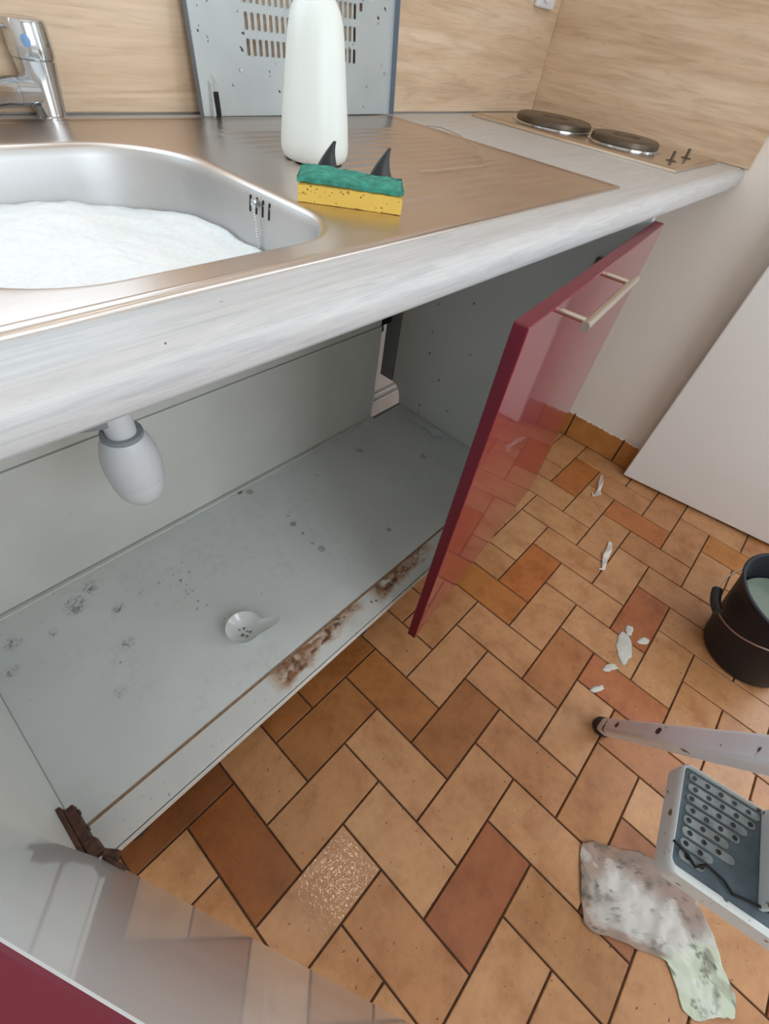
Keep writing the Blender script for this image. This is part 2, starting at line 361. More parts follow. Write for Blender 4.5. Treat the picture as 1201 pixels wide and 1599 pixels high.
for a, b in ((wx0+.5, -1.7), (-1.3, wx1-.5)): MB().box(a, b, FY0-.4, FY0-.36, wz0+.5, wz1-.5).build('window_pane', 'window_glass', wi, smooth=0)

w2 = MB().box(-9.1, -8.6, YB+.3, YB+.8, 11.2, 20).box(0, .5, YB+.3, YB+.8, 11.2, 20).box(-8.6, 0, YB+.3, YB+.8, 11.2, 11.7).box(-8.6, 0, YB+.3, YB+.8, 19.5, 20).box(-4.5, -4.1, YB+.35, YB+.75, 11.7, 19.5)
w2 = w2.build('window_2', 'white_plastic', smooth=0, bevel=.05); struct(w2, 'white framed window in the back wall above the sink', 'window')
for a, b in ((-8.6, -4.5), (-4.1, 0)): MB().box(a, b, YB+.53, YB+.57, 11.7, 19.5).build('window_pane', 'window_glass', w2, smooth=0)
# skirting tiles along the side wall
bb = MB().box(XW-.035, XW, -2.6, 5.0, 0.0, 0.98).build('baseboard_right', 'grout', smooth=0); struct(bb, 'row of glazed brown skirting tiles along the side wall', 'baseboard')
for i in range(4):
    y1 = 2.96-2.0*i; y0 = max(y1-1.97, -2.55)
    MB().box(XW-.09, XW-.035, y0, y1-.02, 0.03, 1.02).build('skirting_tile', 'skirting_glaze', bb, smooth=0, bevel=0.02)

# white door leaf standing in front of the side wall
dv = np.array((13.08-12.40, -6.6+1.69)); dv = dv/np.linalg.norm(dv); nn = np.array((-dv[1], dv[0]))
if nn[0] < 0: nn = -nn
lf = MB().obox((12.40, -1.69, 0.10), (dv[0]*8.2, dv[1]*8.2, 0), (nn[0]*.22, nn[1]*.22, 0), (0, 0, 20.2)).build('door_1', 'leaf_white', smooth=0, bevel=0.03)
struct(lf, 'plain white door leaf standing open in front of the side wall', 'door')

# oak backsplash panels
struct(MB().box(-15.9, XW-.12, YB-.1, YB, ZC+.03, 11.1).box(.9, XW-.12, YB-.1, YB, 11.1, 15.5).build('backsplash_panel', 'oak_back', smooth=0, bevel=0.01), 'pale oak laminate backsplash panel along the wall behind the sink', 'backsplash')
struct(MB().box(XW-.1, XW, -.02, YB-.001, ZC+.005, 15.5).build('backsplash_panel', 'oak_side', smooth=0, bevel=0.01), 'pale oak laminate backsplash panel on the side wall beside the hob', 'backsplash')

# ------------------------------------------------------------------ worktop
BX0, BX1, BY0, BY1 = -3.15, 0.33, 0.95, 4.72          # bowl outline
wt = MB()
prof = [(0.9, 8.46), (0.06, 8.46), (0.02, 8.48), (0.0, 8.52)]
for k in range(9):
    a = math.radians(90*k/8); prof.append((0.20-0.20*math.cos(a), 8.64+0.20*math.sin(a)))
prof += [(0.9, ZC)]
X0, X1 = -9.0, XW-.005
wt.loops([[(X0, y, z) for y, z in prof], [(X1, y, z) for y, z in prof]], True, True)
wt.box(X0, X1, 4.78, YB-.005, 8.46, ZC).box(.42, X1, .9, 4.78, 8.46, ZC).box(X0, -3.25, .9, 4.78, 8.46, ZC)
tag(wt.build('worktop', 'worktop', smooth=40), 'long whitewashed wood worktop with rounded front edge', 'worktop')

# ------------------------------------------------------------------ sink
def rrect(x0, x1, y0, y1, rf, rb, inset=0.0, k=13, m=10, outer=None):
    """closed outline; rf = front corner radius, rb = back corner radius.  outer = rectangle -> matching points on it"""
    rl = 1.1
    cs = [(x1-rf, y0+rf, rf, -90), (x1-rb, y1-rb, rb, 0), (x0+rb, y1-rb, rb, 90), (x0+rl, y0+rl, rl, 180)]
    pts = []; outp = []; ends = []
    for cx, cy, r, a0 in cs:
        arc = [(cx+(r-inset)*math.cos(math.radians(a0+90*j/(k-1))), cy+(r-inset)*math.sin(math.radians(a0+90*j/(k-1)))) for j in range(k)]
        ends.append(arc)
    for q in range(4):
        arc = ends[q]; pts += arc
        if outer:
            ox0, ox1, oy0, oy1 = outer; cor = [(ox1, oy0), (ox1, oy1), (ox0, oy1), (ox0, oy0)][q]
            s0 = [(arc[0][0], oy0), (ox1, arc[0][1]), (arc[0][0], oy1), (ox0, arc[0][1])][q]; s1 = [(ox1, arc[-1][1]), (arc[-1][0], oy1), (ox0, arc[-1][1]), (arc[-1][0], oy0)][q]
            h = (k-1)//2
            for j in range(k):
                if j <= h: f = j/h; outp.append((s0[0]*(1-f)+cor[0]*f, s0[1]*(1-f)+cor[1]*f))
                else: f = (j-h)/h; outp.append((cor[0]*(1-f)+s1[0]*f, cor[1]*(1-f)+s1[1]*f))
        a = arc[-1]; b = ends[(q+1) % 4][0]
        for j in range(1, m):
            f = j/m; p = (a[0]*(1-f)+b[0]*f, a[1]*(1-f)+b[1]*f); pts.append(p)
            if outer: outp.append([(ox1, p[1]), (p[0], oy1), (ox0, p[1]), (p[0], oy0)][q])
    return (pts, outp) if outer else pts
sink = thing('kitchen_sink', (-0.7, 3.1, ZC), 'stainless steel inset sink with one deep bowl and grooved drainboard', 'sink')
ZS = ZC+.02; SX0, SX1, SY0, SY1 = -7.6, 6.2, 0.56, 5.80
sb = MB()
loops = []
pr0, ou = rrect(BX0, BX1, BY0, BY1, .75, 1.15, 0, outer=(-4.0, 0.8, SY0+.14, SY1-.14))
loops.append([(x, y, ZS) for x, y in ou]); 
for f in (.5, .15, .05): loops.append([(x*(1-f)+X*f, y*(1-f)+Y*f, ZS) for (x, y), (X, Y) in zip(pr0, ou)])
for ins, z in ((0, 8.857), (.03, 8.845), (.06, 8.82), (.085, 8.78), (.10, 8.72), (.13, 8.45), (.18, 8.0), (.22, 7.8), (.3, 7.66), (.42, 7.58), (.6, 7.54)):
    loops.append([(x, y, z) for x, y in rrect(BX0, BX1, BY0, BY1, .75, 1.15, ins)])
loops.append([(-1.6+(x+1.6)*.1, 2.83+(y-2.83)*.1, 7.51) for x, y in pr0])
sb.loops([l[::-1] for l in loops[:7]]); sb.cur = 1; sb.loops([l[::-1] for l in loops[6:]], False, True); sb.cur = 0
def drain(u, v):
    x = .8+u*(SX1-.14-.8); y = SY0+.14+v*(SY1-SY0-.28)
    m = float(smooth(1.3, 1.6, x)*(1-smooth(5.2, 5.6, x))*smooth(1.15, 1.3, y)*(1-smooth(5.05, 5.2, y)))
    return (x, y, ZS-0.003*m+0.022*m*max(0.0, math.sin((y-1.2)*2*math.pi/.26))**2-0.012*float(smooth(1.0, 1.5, x)*(1-smooth(5.4, 5.8, x))*smooth(.85, 1.1, y)*(1-smooth(5.2, 5.5, y))))
sb.grid(drain, 44, 170)
sb.grid(lambda u, v: (SX0+.14+u*(-4.0-SX0-.14), SY0+.14+v*(SY1-SY0-.28), ZS), 4, 6)
rim = []
for off, z in ((.14, ZS), (.11, ZS+.004), (.08, ZS+.02), (.04, ZS+.024), (.012, ZS+.012), (0, ZS-.012), (0, ZC-.005)):
    x0, x1, y0, y1 = SX0+off, SX1-off, SY0+off, SY1-off
    rim.append([(x0, y0, z), (x1, y0, z), (x1, y1, z), (x0, y1, z)])
sb.loops([l[::-1] for l in rim])
sk = sb.build('basin', ['stainless', 'stainless_satin'], sink, smooth=60)
# overflow: four slots in the right-hand wall of the bowl
for i in range(4):
    y = 2.60-i*.115; m = MB(); zz = [8.60, 8.77]
    pts = []
    for k in range(12):
        a = 2*math.pi*k/12; pts.append((.018*math.cos(a), (zz[1]-.02 if math.sin(a) >= 0 else zz[0]+.02)+.02*math.sin(a)))
    xw = lambda z: BX1-.10-(8.72-z)*.11 if z < 8.72 else BX1-.085-(8.78-z)*.25
    m.loops([[(xw(z)-.004, y+a, z) for a, z in pts], [(xw(z)+.03, y+a, z) for a, z in pts]], True, True)
    m.build('overflow_slot', 'dark', sk, smooth=0)
pc = MB()
pc.lathe([(0.0, 8.68), (.03, 8.685), (.042, 8.71), (.042, 8.74), (.03, 8.765), (0.0, 8.77)], (BX1-.15, 2.46), 14, False, False)
for i in range(16):
    z = 8.68-i*.028; c = (BX1-.165-.02*math.sin(i*.9)*.3-i*.001, 2.45-.004*i, z); r = .013
    pc.lathe([(0.002, z-r), (r*.8, z-r*.5), (r, z), (r*.8, z+r*.5), (.002, z+r)], c, 8)
pc.build('plug_chain', 'chrome', sk)

# water and foam in the bowl
out = rrect(BX0, BX1, BY0, BY1, .75, 1.15, .165)
cen = (-1.5, 2.83)
wa = MB().add([(x, y, 8.12) for x, y in out], [tuple(range(len(out)))]).build('dishwater', 'dishwater', smooth=0)
tag(wa, 'greyish dishwater in the sink bowl below the foam', 'water', kind='stuff')
out = rrect(BX0, BX1, BY0, BY1, .75, 1.15, .185)
fo = MB(); nr = 46; n = len(out)
def foam_z(x, y):
    h = 8.10+.24*float(fbm(x*1.1+3, y*1.1+9, 4))+.05*float(fbm(x*8, y*8, 3))
    h += .16*float(smooth(-.4, -1.6, x))*float(smooth(1.2, 2.6, y))
    front = float(smooth(-1.15, -2.3, x))*float(smooth(2.0, 1.35, y+.25*float(fbm(x*3, y*3, 3))))
    return h-.12*front
ls = []
for i in range(nr+1):
    f = 1-(i/nr)*.985; ls.append([])
    for x, y in out:
        X = cen[0]+(x-cen[0])*f; Y = cen[1]+(y-cen[1])*f; ls[-1].append((X, Y, foam_z(X, Y)))
fo.loops([[(x, y, 8.0) for x, y, z in ls[0]]]+ls, True, True)
tag(fo.build('soap_foam', 'soap_foam_white', smooth=180), 'thick white soap foam filling the sink bowl', 'foam', kind='stuff')

# ------------------------------------------------------------------ mixer tap
fx, fy = -.45, 5.95
fa = thing('mixer_tap', (fx, fy, ZC), 'chrome single-lever mixer tap behind the sink bowl', 'tap')
fb = MB().lathe([(.185, ZC), (.185, ZC+.03), (.17, ZC+.045), (.172, ZC+.06), (.205, 9.15), (.232, 9.42), (.22, 9.435)], (fx, fy), 40); fb = fb.build('body', 'chrome', fa)
fh = MB().lathe([(.21, 9.43), (.24, 9.445), (.245, 9.5), (.24, 9.74), (.226, 9.775), (.19, 9.785)], (fx, fy), 40).build('lever_head', 'chrome', fa)
MB().tube([(fx+.05, fy+.1, 9.66), (fx-.3, fy+.14, 9.70), (fx-.9, fy+.1, 9.80)], [.07, .06, .05], 12, flat=.5).build('lever', 'chrome', fh)
a0 = -2.03
bd = MB(); ring = []
for rr_, off in ((.05, .0), (.05, .010), (.04, .014)):
    ring.append([(fx+(.232+off)*math.cos(a0+rr_/.235*math.cos(k*math.pi/8)), fy+(.232+off)*math.sin(a0+rr_/.235*math.cos(k*math.pi/8)), 9.6+rr_*1.25*math.sin(k*math.pi/8)) for k in range(16)])
bd.loops(ring, True, True); bd.build('temperature_mark', 'blue_dot', fh)
dirs = np.array((-.95, -.32, 0.02)); dirs /= np.linalg.norm(dirs)
P = lambda s, dz=0: tuple(np.array((fx, fy, 9.13))+dirs*s+np.array((0, 0, dz)))
sp_ = MB().tube([P(.1), P(.42), P(.425), P(.43), P(.62), P(.63), P(1.8), P(2.3, .02), P(2.5, -.05), P(2.55, -.2)], [.15, .15, .14, .15, .15, .155, .15, .14, .13, .12], 24).build('spout', 'chrome', fa)

# ------------------------------------------------------------------ perforated metal panel leaning on the backsplash
gp = thing('perforated_panel', (4.05, 5.91, ZC), 'grey speckled sheet metal panel with rows of oblong slots leaning on backsplash', 'metal panel')
B0 = np.array((1.76, 5.86, ZC+.035)); B1 = np.array((6.30, 5.965, ZC+.035)); gw = np.linalg.norm(B1-B0); ux = (B1-B0)/gw; up = np.array((0, .075, 1.0)); up /= np.linalg.norm(up)
gn = np.cross(ux, up)
if gn[1] > 0: gn = -gn
GH = 2.62; P3 = lambda u, v, d=0: tuple(B0+ux*u+up*v+gn*d)
g2 = MB(); pu, pv, hw, hh = .121, .288, .034, .066; cu, cv = 21, 6; u0, v0 = .94, .685
def q4(a, b, c, d): g2.add([P3(a, c), P3(b, c), P3(b, d), P3(a, d)], [(0, 1, 2, 3)])
u1, v1 = u0+cu*pu, v0+cv*pv
q4(0, gw, 0, v0); q4(0, gw, v1, GH); q4(0, u0, v0, v1); q4(u1, gw, v0, v1)
hole = []; rect = []
for k in range(16):
    a = 2*math.pi*(k+.5)/16; cx_, cy_ = math.cos(a), math.sin(a)
    hole.append((hw*cx_, hw*cy_+(hh if cy_ > 0 else -hh))); m_ = max(abs(cx_), abs(cy_)); rect.append([cx_/m_*pu/2, cy_/m_*pv/2])
for k, j in ((1, 2),): pass
for i in range(cu):
    for j in range(cv):
        cu_, cv_ = u0+(i+.5)*pu, v0+(j+.5)*pv
        ring = rect[:]
        g2.loops([[P3(cu_+a, cv_+b) for a, b in rect], [P3(cu_+a, cv_+b) for a, b in hole], [P3(cu_+a, cv_+b, -.012) for a, b in hole]])
        for sx in (-1, 1):
            for sy in (-1, 1):      # fill the cell corners that the 16-gon leaves
                A = [p for p in rect if p[0]*sx > 0 and p[1]*sy > 0]
                A.sort(key=lambda p: abs(p[0]))
                pa = [p for p in A if abs(abs(p[1])-pv/2) < 1e-6][-1]; pb = [p for p in A if abs(abs(p[0])-pu/2) < 1e-6][0]
                g2.add([P3(cu_+pa[0], cv_+pa[1]), P3(cu_+sx*pu/2, cv_+sy*pv/2), P3(cu_+pb[0], cv_+pb[1])], [(0, 1, 2) if sx*sy < 0 else (2, 1, 0)])
g2.add([P3(0, 0, -.012), P3(gw, 0, -.012), P3(gw, v0, -.012), P3(0, v0, -.012)], [(3, 2, 1, 0)])
g2.build('slotted_sheet', 'sheet_metal', gp, smooth=0)
MB().obox(P3(gw-.02, 0, -.012), tuple(ux*.02), tuple(up*GH), tuple(gn*.13)).build('folded_edge', 'sheet_edge_shaded', gp, smooth=0)
MB().obox(P3(0, 0, 0), tuple(ux*.012), tuple(up*GH), tuple(-gn*.1)).build('folded_edge', 'sheet_edge_shaded', gp, smooth=0)
ft = MB()
ft.loops([[P3(.13, 0, 0), P3(.33, 0, 0), P3(.31, .40, 0), P3(.24, .52, 0), P3(.17, .44, 0)], [P3(.15, 0, .06), P3(.31, 0, .06), P3(.29, .36, .05), P3(.24, .44, .03), P3(.19, .38, .05)]], False, True)
ft = ft.build('foot_bracket', 'sheet_metal', gp, smooth=0)
MB().obox(P3(.20, 0.0, .055), tuple(ux*.085), tuple(up*.30), tuple(gn*.012)).build('bracket_slot', 'dark', ft, smooth=0)
MB().obox(P3(u1+.06, v0+2*pv+.16, 0), tuple(ux*.06), tuple(up*.1), tuple(gn*.01)).build('square_mark', 'rust', gp, smooth=0)
for a, b in ((.80, .56), (3.78, .42), (4.3, .62)):
    MB().tube([P3(a, b, 0), P3(a, b, .02)], .022, 8).build('screw_head', 'chrome', gp)

# ------------------------------------------------------------------ bottle, sponge, prongs, cord
bc = (1.88, 3.36)
bo = thing('spray_bottle', (bc[0], bc[1], ZS), 'tall white translucent plastic bottle standing on the drainboard', 'bottle')
zz = lambda z: 1.07*z-.728
MB().lathe([(q*.80, z) for q, z in [(.0, ZS+.03), (.44, ZS+.02), (.48, ZS), (.53, ZS+.03), (.565, ZS+.1), (.565, zz(9.15)), (.535, zz(9.4)), (.50, zz(9.62)), (.465, zz(9.86)), (.43, zz(10.08)), (.40, zz(10.2)), (.36, zz(10.29)), (.30, zz(10.36)), (.22, zz(10.43)), (.15, zz(10.48)), (.14, zz(10.62)), (0, zz(10.62))]], bc, 56, False, False).build('bottle_body', 'hdpe', bo)
cap = MB().lathe([(.0, zz(10.54)), (.19, zz(10.54)), (.19, zz(10.75)), (.12, zz(10.8)), (.1, zz(10.95)), (0, zz(10.95))], bc, 24, False, False).build('collar', 'white_plastic', bo)
spd = np.array((1.16-.37, 1.11-1.93)); spl = np.linalg.norm(spd); e1 = spd/spl; e2 = np.array((-e1[1], e1[0]))
if e2[1] < 0: e2 = -e2
so = np.array((.37, 1.93))
sg = thing('sponge', (.96, 1.72, ZS), 'yellow sponge with green scouring layer lying on the drainboard edge', 'sponge')
def slab(z0, z1, ex, nz, amp, nm, mat, seed, crisp=.02, zwave=0):
    mb = MB(); nu, nv = 40, 20
    def p(u, v, z, side):
        a = -ex+u*(spl+2*ex); b = -ex+v*(.56+2*ex)
        j = amp*(float(fbm(u*14+seed, v*8+z*9, 3))-.5)
        q = so+e1*a+e2*b
        cr = crisp*((2*u-1)**8+(2*v-1)**8) if side else 0
        return (q[0]+j*.4, q[1]+j*.4, ZS+z+j*(1 if side else .3)-cr+zwave*math.sin(u*5.1+.6)*(1 if side else .6))
    mb.grid(lambda u, v: p(u, v, z1, True), nu, nv)
    per = [(i/nu, 0) for i in range(nu)]+[(1, j/nv) for j in range(nv)]+[(1-i/nu, 1) for i in range(nu)]+[(0, 1-j/nv) for j in range(nv)]
    mb.loops([[p(u, v, z0, False) for u, v in per]]+[[p(u, v, z0+(z1-z0)*f, f == 1) for u, v in per] for f in (.35, .7, 1)], True, False)
    return mb.build(nm, mat, sg, smooth=60)
slab(0.004, .185, 0, 3, .02, 'foam_block', 'sponge_pores', 3)
slab(.185, .245, .006, 2, .045, 'scouring_pad', 'scour_green', 11, .03, .008)
sh = thing('sponge_holder', (1.6, 2.35, ZS), 'black plastic holder with two horn-shaped prongs behind the sponge', 'sponge holder')
pA = np.array((1.30, 2.44)); pB = np.array((1.82, 2.02)); ed = (pB-pA)/np.linalg.norm(pB-pA); en = np.array((-ed[1], ed[0]))
MB().obox((pA[0]-ed[0]*.2-en[0]*.06, pA[1]-ed[1]*.2-en[1]*.06, ZS+.003), (ed[0]*1.07, ed[1]*1.07, 0), (en[0]*.14, en[1]*.14, 0), (0, 0, .05)).build('base_bar', 'black_plastic', sh, smooth=0, bevel=.015)
for pp in (pA, pB):
    h = MB(); ls = []
    for i in range(13):
        f = i/12; wl_ = .155*(1-f)**1.15+.018; c = .03*f-.02*math.sin(f*3); z = ZS+.04+.36*f; th = .05*(1-f)+.014
        cx_ = pp+ed*(c-.02+.05*f*f)
        ls.append([(cx_[0]+ed[0]*wl_*math.cos(a)+en[0]*th*math.sin(a), cx_[1]+ed[1]*wl_*math.cos(a)+en[1]*th*math.sin(a), z) for a in [2*math.pi*k/16 for k in range(16)]])
    h.loops(ls, True, True).build('prong', 'black_plastic', sh)
cd = MB().tube([(6.3, 4.9, ZC+.03), (6.25, 4.5, ZC+.08), (6.0, 3.9, ZC+.09), (5.3, 2.94, ZC+.09), (4.62, 2.28, ZC+.05), (4.5, 2.24, ZC+.045), (3.6, 2.28, ZC+.045), (2.95, 2.32, ZC+.05)], .007, 6)
tag(cd.build('thin_cord', 'clear_line'), 'thin pale bent cord lying across the drainboard', 'cord')

# ------------------------------------------------------------------ hob
hx0, hx1, hy0, hy1 = 9.25, 12.45, .62, 5.85
hb = thing('electric_hob', ((hx0+hx1)/2, (hy0+hy1)/2, ZC), 'stainless steel two-plate electric hob set at the end of the worktop', 'hob')
pl_ = MB(); ls = []
for off, z in ((0, ZC), (0, ZC+.03), (.02, ZC+.06), (.08, ZC+.085), (.2, ZC+.085)):
    ls.append([(hx0+off, hy0+off, z), (hx1-off, hy0+off, z), (hx1-off, hy1-off, z), (hx0+off, hy1-off, z)])
pl_.loops(ls, True, True).build('hob_plate', 'hob_steel', hb, smooth=30)
for (cx_, cy_), r in (((10.75, 4.35), .95), ((10.75, 2.42), .80)):
    z = ZC+.085
    rg = MB().lathe([(r+.1, z), (r+.1, z+.02), (r+.02, z+.045), (r, z+.04), (r, z)], (cx_, cy_), 48, False, False).build('trim_ring', 'chrome', hb)
    MB().lathe([(r-.01, z), (r-.01, z+.12), (r-.06, z+.15), (.34, z+.15), (.31, z+.12), (0, z+.12)], (cx_, cy_), 48, False, False).build('hot_plate', 'iron', rg)
for cx_, cy_ in ((10.15, 1.05), (11.2, 1.05)):
    kn = MB().lathe([(.12, ZC+.085), (.1, ZC+.1), (.035, ZC+.105), (.035, ZC+.26), (0, ZC+.26)], (cx_, cy_), 16, True, False).build('control_spindle', 'iron', hb)

# wall socket by the corner
ws = thing('wall_socket', (11.95, YB-.1, 10.9), 'small white wall socket on the oak backsplash near the corner', 'socket')
sfr = MB().box(11.5, 12.35, YB-.22, YB-.1, 10.87, 11.7).build('face_plate', 'white_plastic', ws, smooth=0, bevel=.04)
sr = MB(); ls = [[(11.92+r*math.cos(k*math.pi/12), y, 11.29+r*math.sin(k*math.pi/12)) for k in range(24)] for r, y in ((.33, YB-.221), (.33, YB-.26), (.29, YB-.26), (.27, YB-.17))]
sr.loops(ls, False, True).build('socket_well', 'white_plastic', ws)

# ------------------------------------------------------------------ sink cabinet
CX0, CX1, CYF, CYB, CZ = -5.05, 7.28, 0.12, 5.12, 1.55
cab = thing('sink_cabinet', (1.1, 2.6, 0), 'white sink base cabinet with burgundy doors standing open', 'cabinet')
MELA = np.array([.76, .785, .78])
def blend(c, m, k): return c*(1-m[:, None])+np.array(k)[None, :]*m[:, None]
def lin(r, g, b): return np.array(s2l((r/255, g/255, b/255)))
smears = [(-3.40, 4.45, .22), (-2.84, 3.85, .13), (-4.54, 4.42, .15), (-4.74, 3.87, .13), (-3.06, 3.03, .12), (-3.61, 2.24, .12), (4.52, 4.26, .13), (5.82, 2.84, .14), (-3.95, 4.15, .1), (-3.0, 4.7, .16)]
specks = [(2.85, 4.22, .05), (1.32, 3.58, .045), (1.42, 3.66, .03), (-1.24, 3.05, .02), (1.1, 4.86, .06), (-.55, 2.2, .025), (1.24, 3.29, .06), (1.22, 2.9, .055), (1.19, 2.52, .05), (1.24, 2.25, .06), (-3.35, 2.75, .03), (2.91, 1.58, .05)]
rings = [(1.24, 3.29, .06), (1.24, 2.25, .07), (2.91, 1.58, .05), (1.1, 4.86, .07)]
def paint_floor(x, y, z):
    c = np.repeat(MELA[None, :], len(x), 0)*(0.93+0.12*fbm(x*.7, y*.7, 4))[:, None]
    gr = smooth(.56, .72, fbm(x*9+4, y*9+2, 3))*.07*smooth(.45, .6, fbm(x*.8+30, y*.8, 2)); c = blend(c, gr, lin(120, 112, 100))
    sp = smooth(.90, .93, vnoise(x*26+3, y*26+8)*(.6+.42*vnoise(x*1.3, y*1.3))); c = blend(c, sp*.7, lin(92, 88, 86))
    for sx, sy, r in smears:
        d = np.hypot(x-sx, y-sy); hair = 1-smooth(.0, .07, np.abs(fbm(x*7+sx*31, y*7+sy*17, 3)-.5))
        hair2 = 1-smooth(.0, .05, np.abs(fbm(x*10+sx*11, y*10+9, 2)-.48)); k = (1-smooth(r*.2, r*1.35, d))*np.clip(hair*.9+hair2*.7+.12, 0, 1)*.85; c = blend(c, k, lin(70, 68, 70))
    for sx, sy, r in specks:
        d = np.hypot(x-sx, y-sy)+.03*(fbm(x*20, y*20, 2)-.5); c = blend(c, (1-smooth(r*.3, r, d))*.6, lin(110, 86, 62))
    for sx, sy, r in rings:
        d = np.abs(np.hypot(x-sx, y-sy)-r)+.015*(fbm(x*25, y*25, 2)-.5); c = blend(c, (1-smooth(.008, .022, d))*.6, lin(104, 84, 66))
    # worn line of the removed divider, grime along the back joint and the left joint
    bg = (1-smooth(.0, .07, CYB-.05-y+.04*(fbm(x*6, y*6, 3)-.5)))*.75; c = blend(c, bg, lin(72, 62, 50))
    c = blend(c, (1-smooth(.006, .022, x-CX0))*.8, lin(70, 74, 70))
    tb = np.exp(-((x-.9)/.07)**2)*(1-smooth(.05, .16, CYB-.05-y)); c = blend(c, np.clip(tb*1.3, 0, 1), lin(96, 60, 34))
    return c
painted_board('bottom_panel', (CX0, .70, CZ), (CX1-CX0, 0, 0), (0, CYB-.70, 0), None, (0, 0, -.18), 620, 220, paint_floor, 'melamine_marked', cab)
def paint_rail(x, y, z):
    c = np.repeat(np.array([[.74, .735, .715]]), len(x), 0)*(0.95+0.08*fbm(x*2, y*2, 3))[:, None]
    sp = smooth(.95, .97, vnoise(x*24+1, y*24+2)); c = blend(c, sp*.6, lin(80, 74, 70))
    n = fbm(x*5+2, y*9+1, 4)
    def rustpatch(xa, xb, ya, yb, thr):
        m = smooth(xa-.12, xa+.12, x)*(1-smooth(xb-.15, xb+.15, x))
        yl = ya+(yb-ya)*np.clip((x-xa)/(xb-xa), 0, 1); return m*smooth(yl-.1, yl+.06, y+.22*(n-.5))*smooth(thr, thr+.14, n)
    m1 = rustpatch(-1.45, .75, .26, .56, .34); m2 = rustpatch(1.35, 3.1, .34, .50, .30)
    halo = np.clip(rustpatch(-1.6, .9, .2, .5, .2)+rustpatch(1.2, 3.3, .28, .45, .2), 0, 1)
    c = blend(c, halo*.6, lin(196, 158, 120)); c = blend(c, np.clip(m1+m2, 0, 1)*(.35+.5*smooth(.38, .62, fbm(x*10, y*10, 3))), lin(138, 84, 44))
    c = blend(c, np.clip(m1+m2, 0, 1)*smooth(.54, .70, fbm(x*9+7, y*9, 3))*.75, lin(84, 46, 26))
    for hx, hy in ((1.07, .42), (1.17, .37)): c = blend(c, 1-smooth(.016, .03, np.hypot(x-hx, y-hy)), lin(24, 20, 18))
    return c
painted_board('front_rail', (CX0-.14, CYF, CZ+.004), (CX1-CX0+.28, 0, 0), (0, .53, 0), None, (0, 0, -.15), 640, 30, paint_rail, 'melamine_marked', cab)
MB().box(CX0-.14, CX1+.14, CYF-.04, CYF-.018, CZ-.15, CZ-.01).build('edge_band', 'melamine', cab, smooth=0)
MB().box(CX0, CX1, .652, .70, CZ-.16, CZ+.010).build('chipboard_edge', 'chipboard', cab, smooth=0)
holes = [(4.36, 5.17), (4.36, 4.39), (4.31, 3.74), (3.79, 3.10), (4.28, 1.93), (4.26, 1.68), (3.24, 2.30), (3.3, 5.6), (3.6, 6.4), (3.0, 4.3)]
def paint_side(x, y, z):
    c = np.repeat(MELA[None, :]*.98, len(x), 0)*(0.95+0.08*fbm(y*.8, z*.8, 4))[:, None]
    c = blend(c, smooth(.985, .995, vnoise(y*20, z*20))*.5, lin(90, 84, 80))
    for hy, hz in holes: c = blend(c, (1-smooth(.018, .04, np.hypot(y-hy, z-hz)))*.9, lin(34, 30, 28))
    return blend(c, (1-smooth(.0, .05, z-CZ))*.35, lin(90, 84, 74))
sp2 = painted_board('side_panel', (CX1, CYF, CZ-.18), (0, 5.05-CYF, 0), (0, 0, 8.44-CZ+.18), None, (.16, 0, 0), 150, 210, paint_side, 'melamine_marked', cab)
# rear piece of that panel with its rounded cut-out for the pipes
rc = MB(); pts = [(5.05, 1.37), (5.12, 1.55)]+[(5.12+.39*(1-math.cos(a)) , 1.62+.57*math.sin(a)) for a in [math.radians(90*k/8) for k in range(9)]]+[(5.51, 8.44), (5.05, 8.44)]
rc.loops([[(CX1, y, z) for y, z in pts], [(CX1+.16, y, z) for y, z in pts]], True, True); rc.build('side_panel_back', 'melamine', cab, smooth=30)
MB().box(CX1-.004, CX1+.14, 5.545, 6.06, 2.19, 8.44).build('filler_strip', 'grey_plastic', cab, smooth=0)
MB().box(CX0-.16, CX0, CYF, CYB+.4, CZ-.18, 8.44).build('side_panel', 'melamine', cab, smooth=0, bevel=.01)
MB().box(CX0, 5.92, CYB-.02, CYB+.10, CZ+.10, 4.60).build('back_panel', 'melamine', cab, smooth=0, bevel=.012)
MB().box(CX0, 5.90, CYB, CYB+.12, 4.625, 8.40).build('back_panel', 'melamine', cab, smooth=0, bevel=.012)
MB().box(CX0, 5.95, CYB-.10, CYB+.02, CZ, CZ+.06).build('back_batten', 'melamine', cab, smooth=0, bevel=.008)
for lx, ly in ((-4.6, .75), (6.9, .75), (-4.6, 4.6), (6.9, 4.6), (1.1, .75)):
    MB().lathe([(.3, 0), (.3, .08), (.18, .14), (.18, 1.25), (.3, 1.3), (.3, 1.37)], (lx, ly), 20).build('cabinet_leg', 'black_plastic', cab)
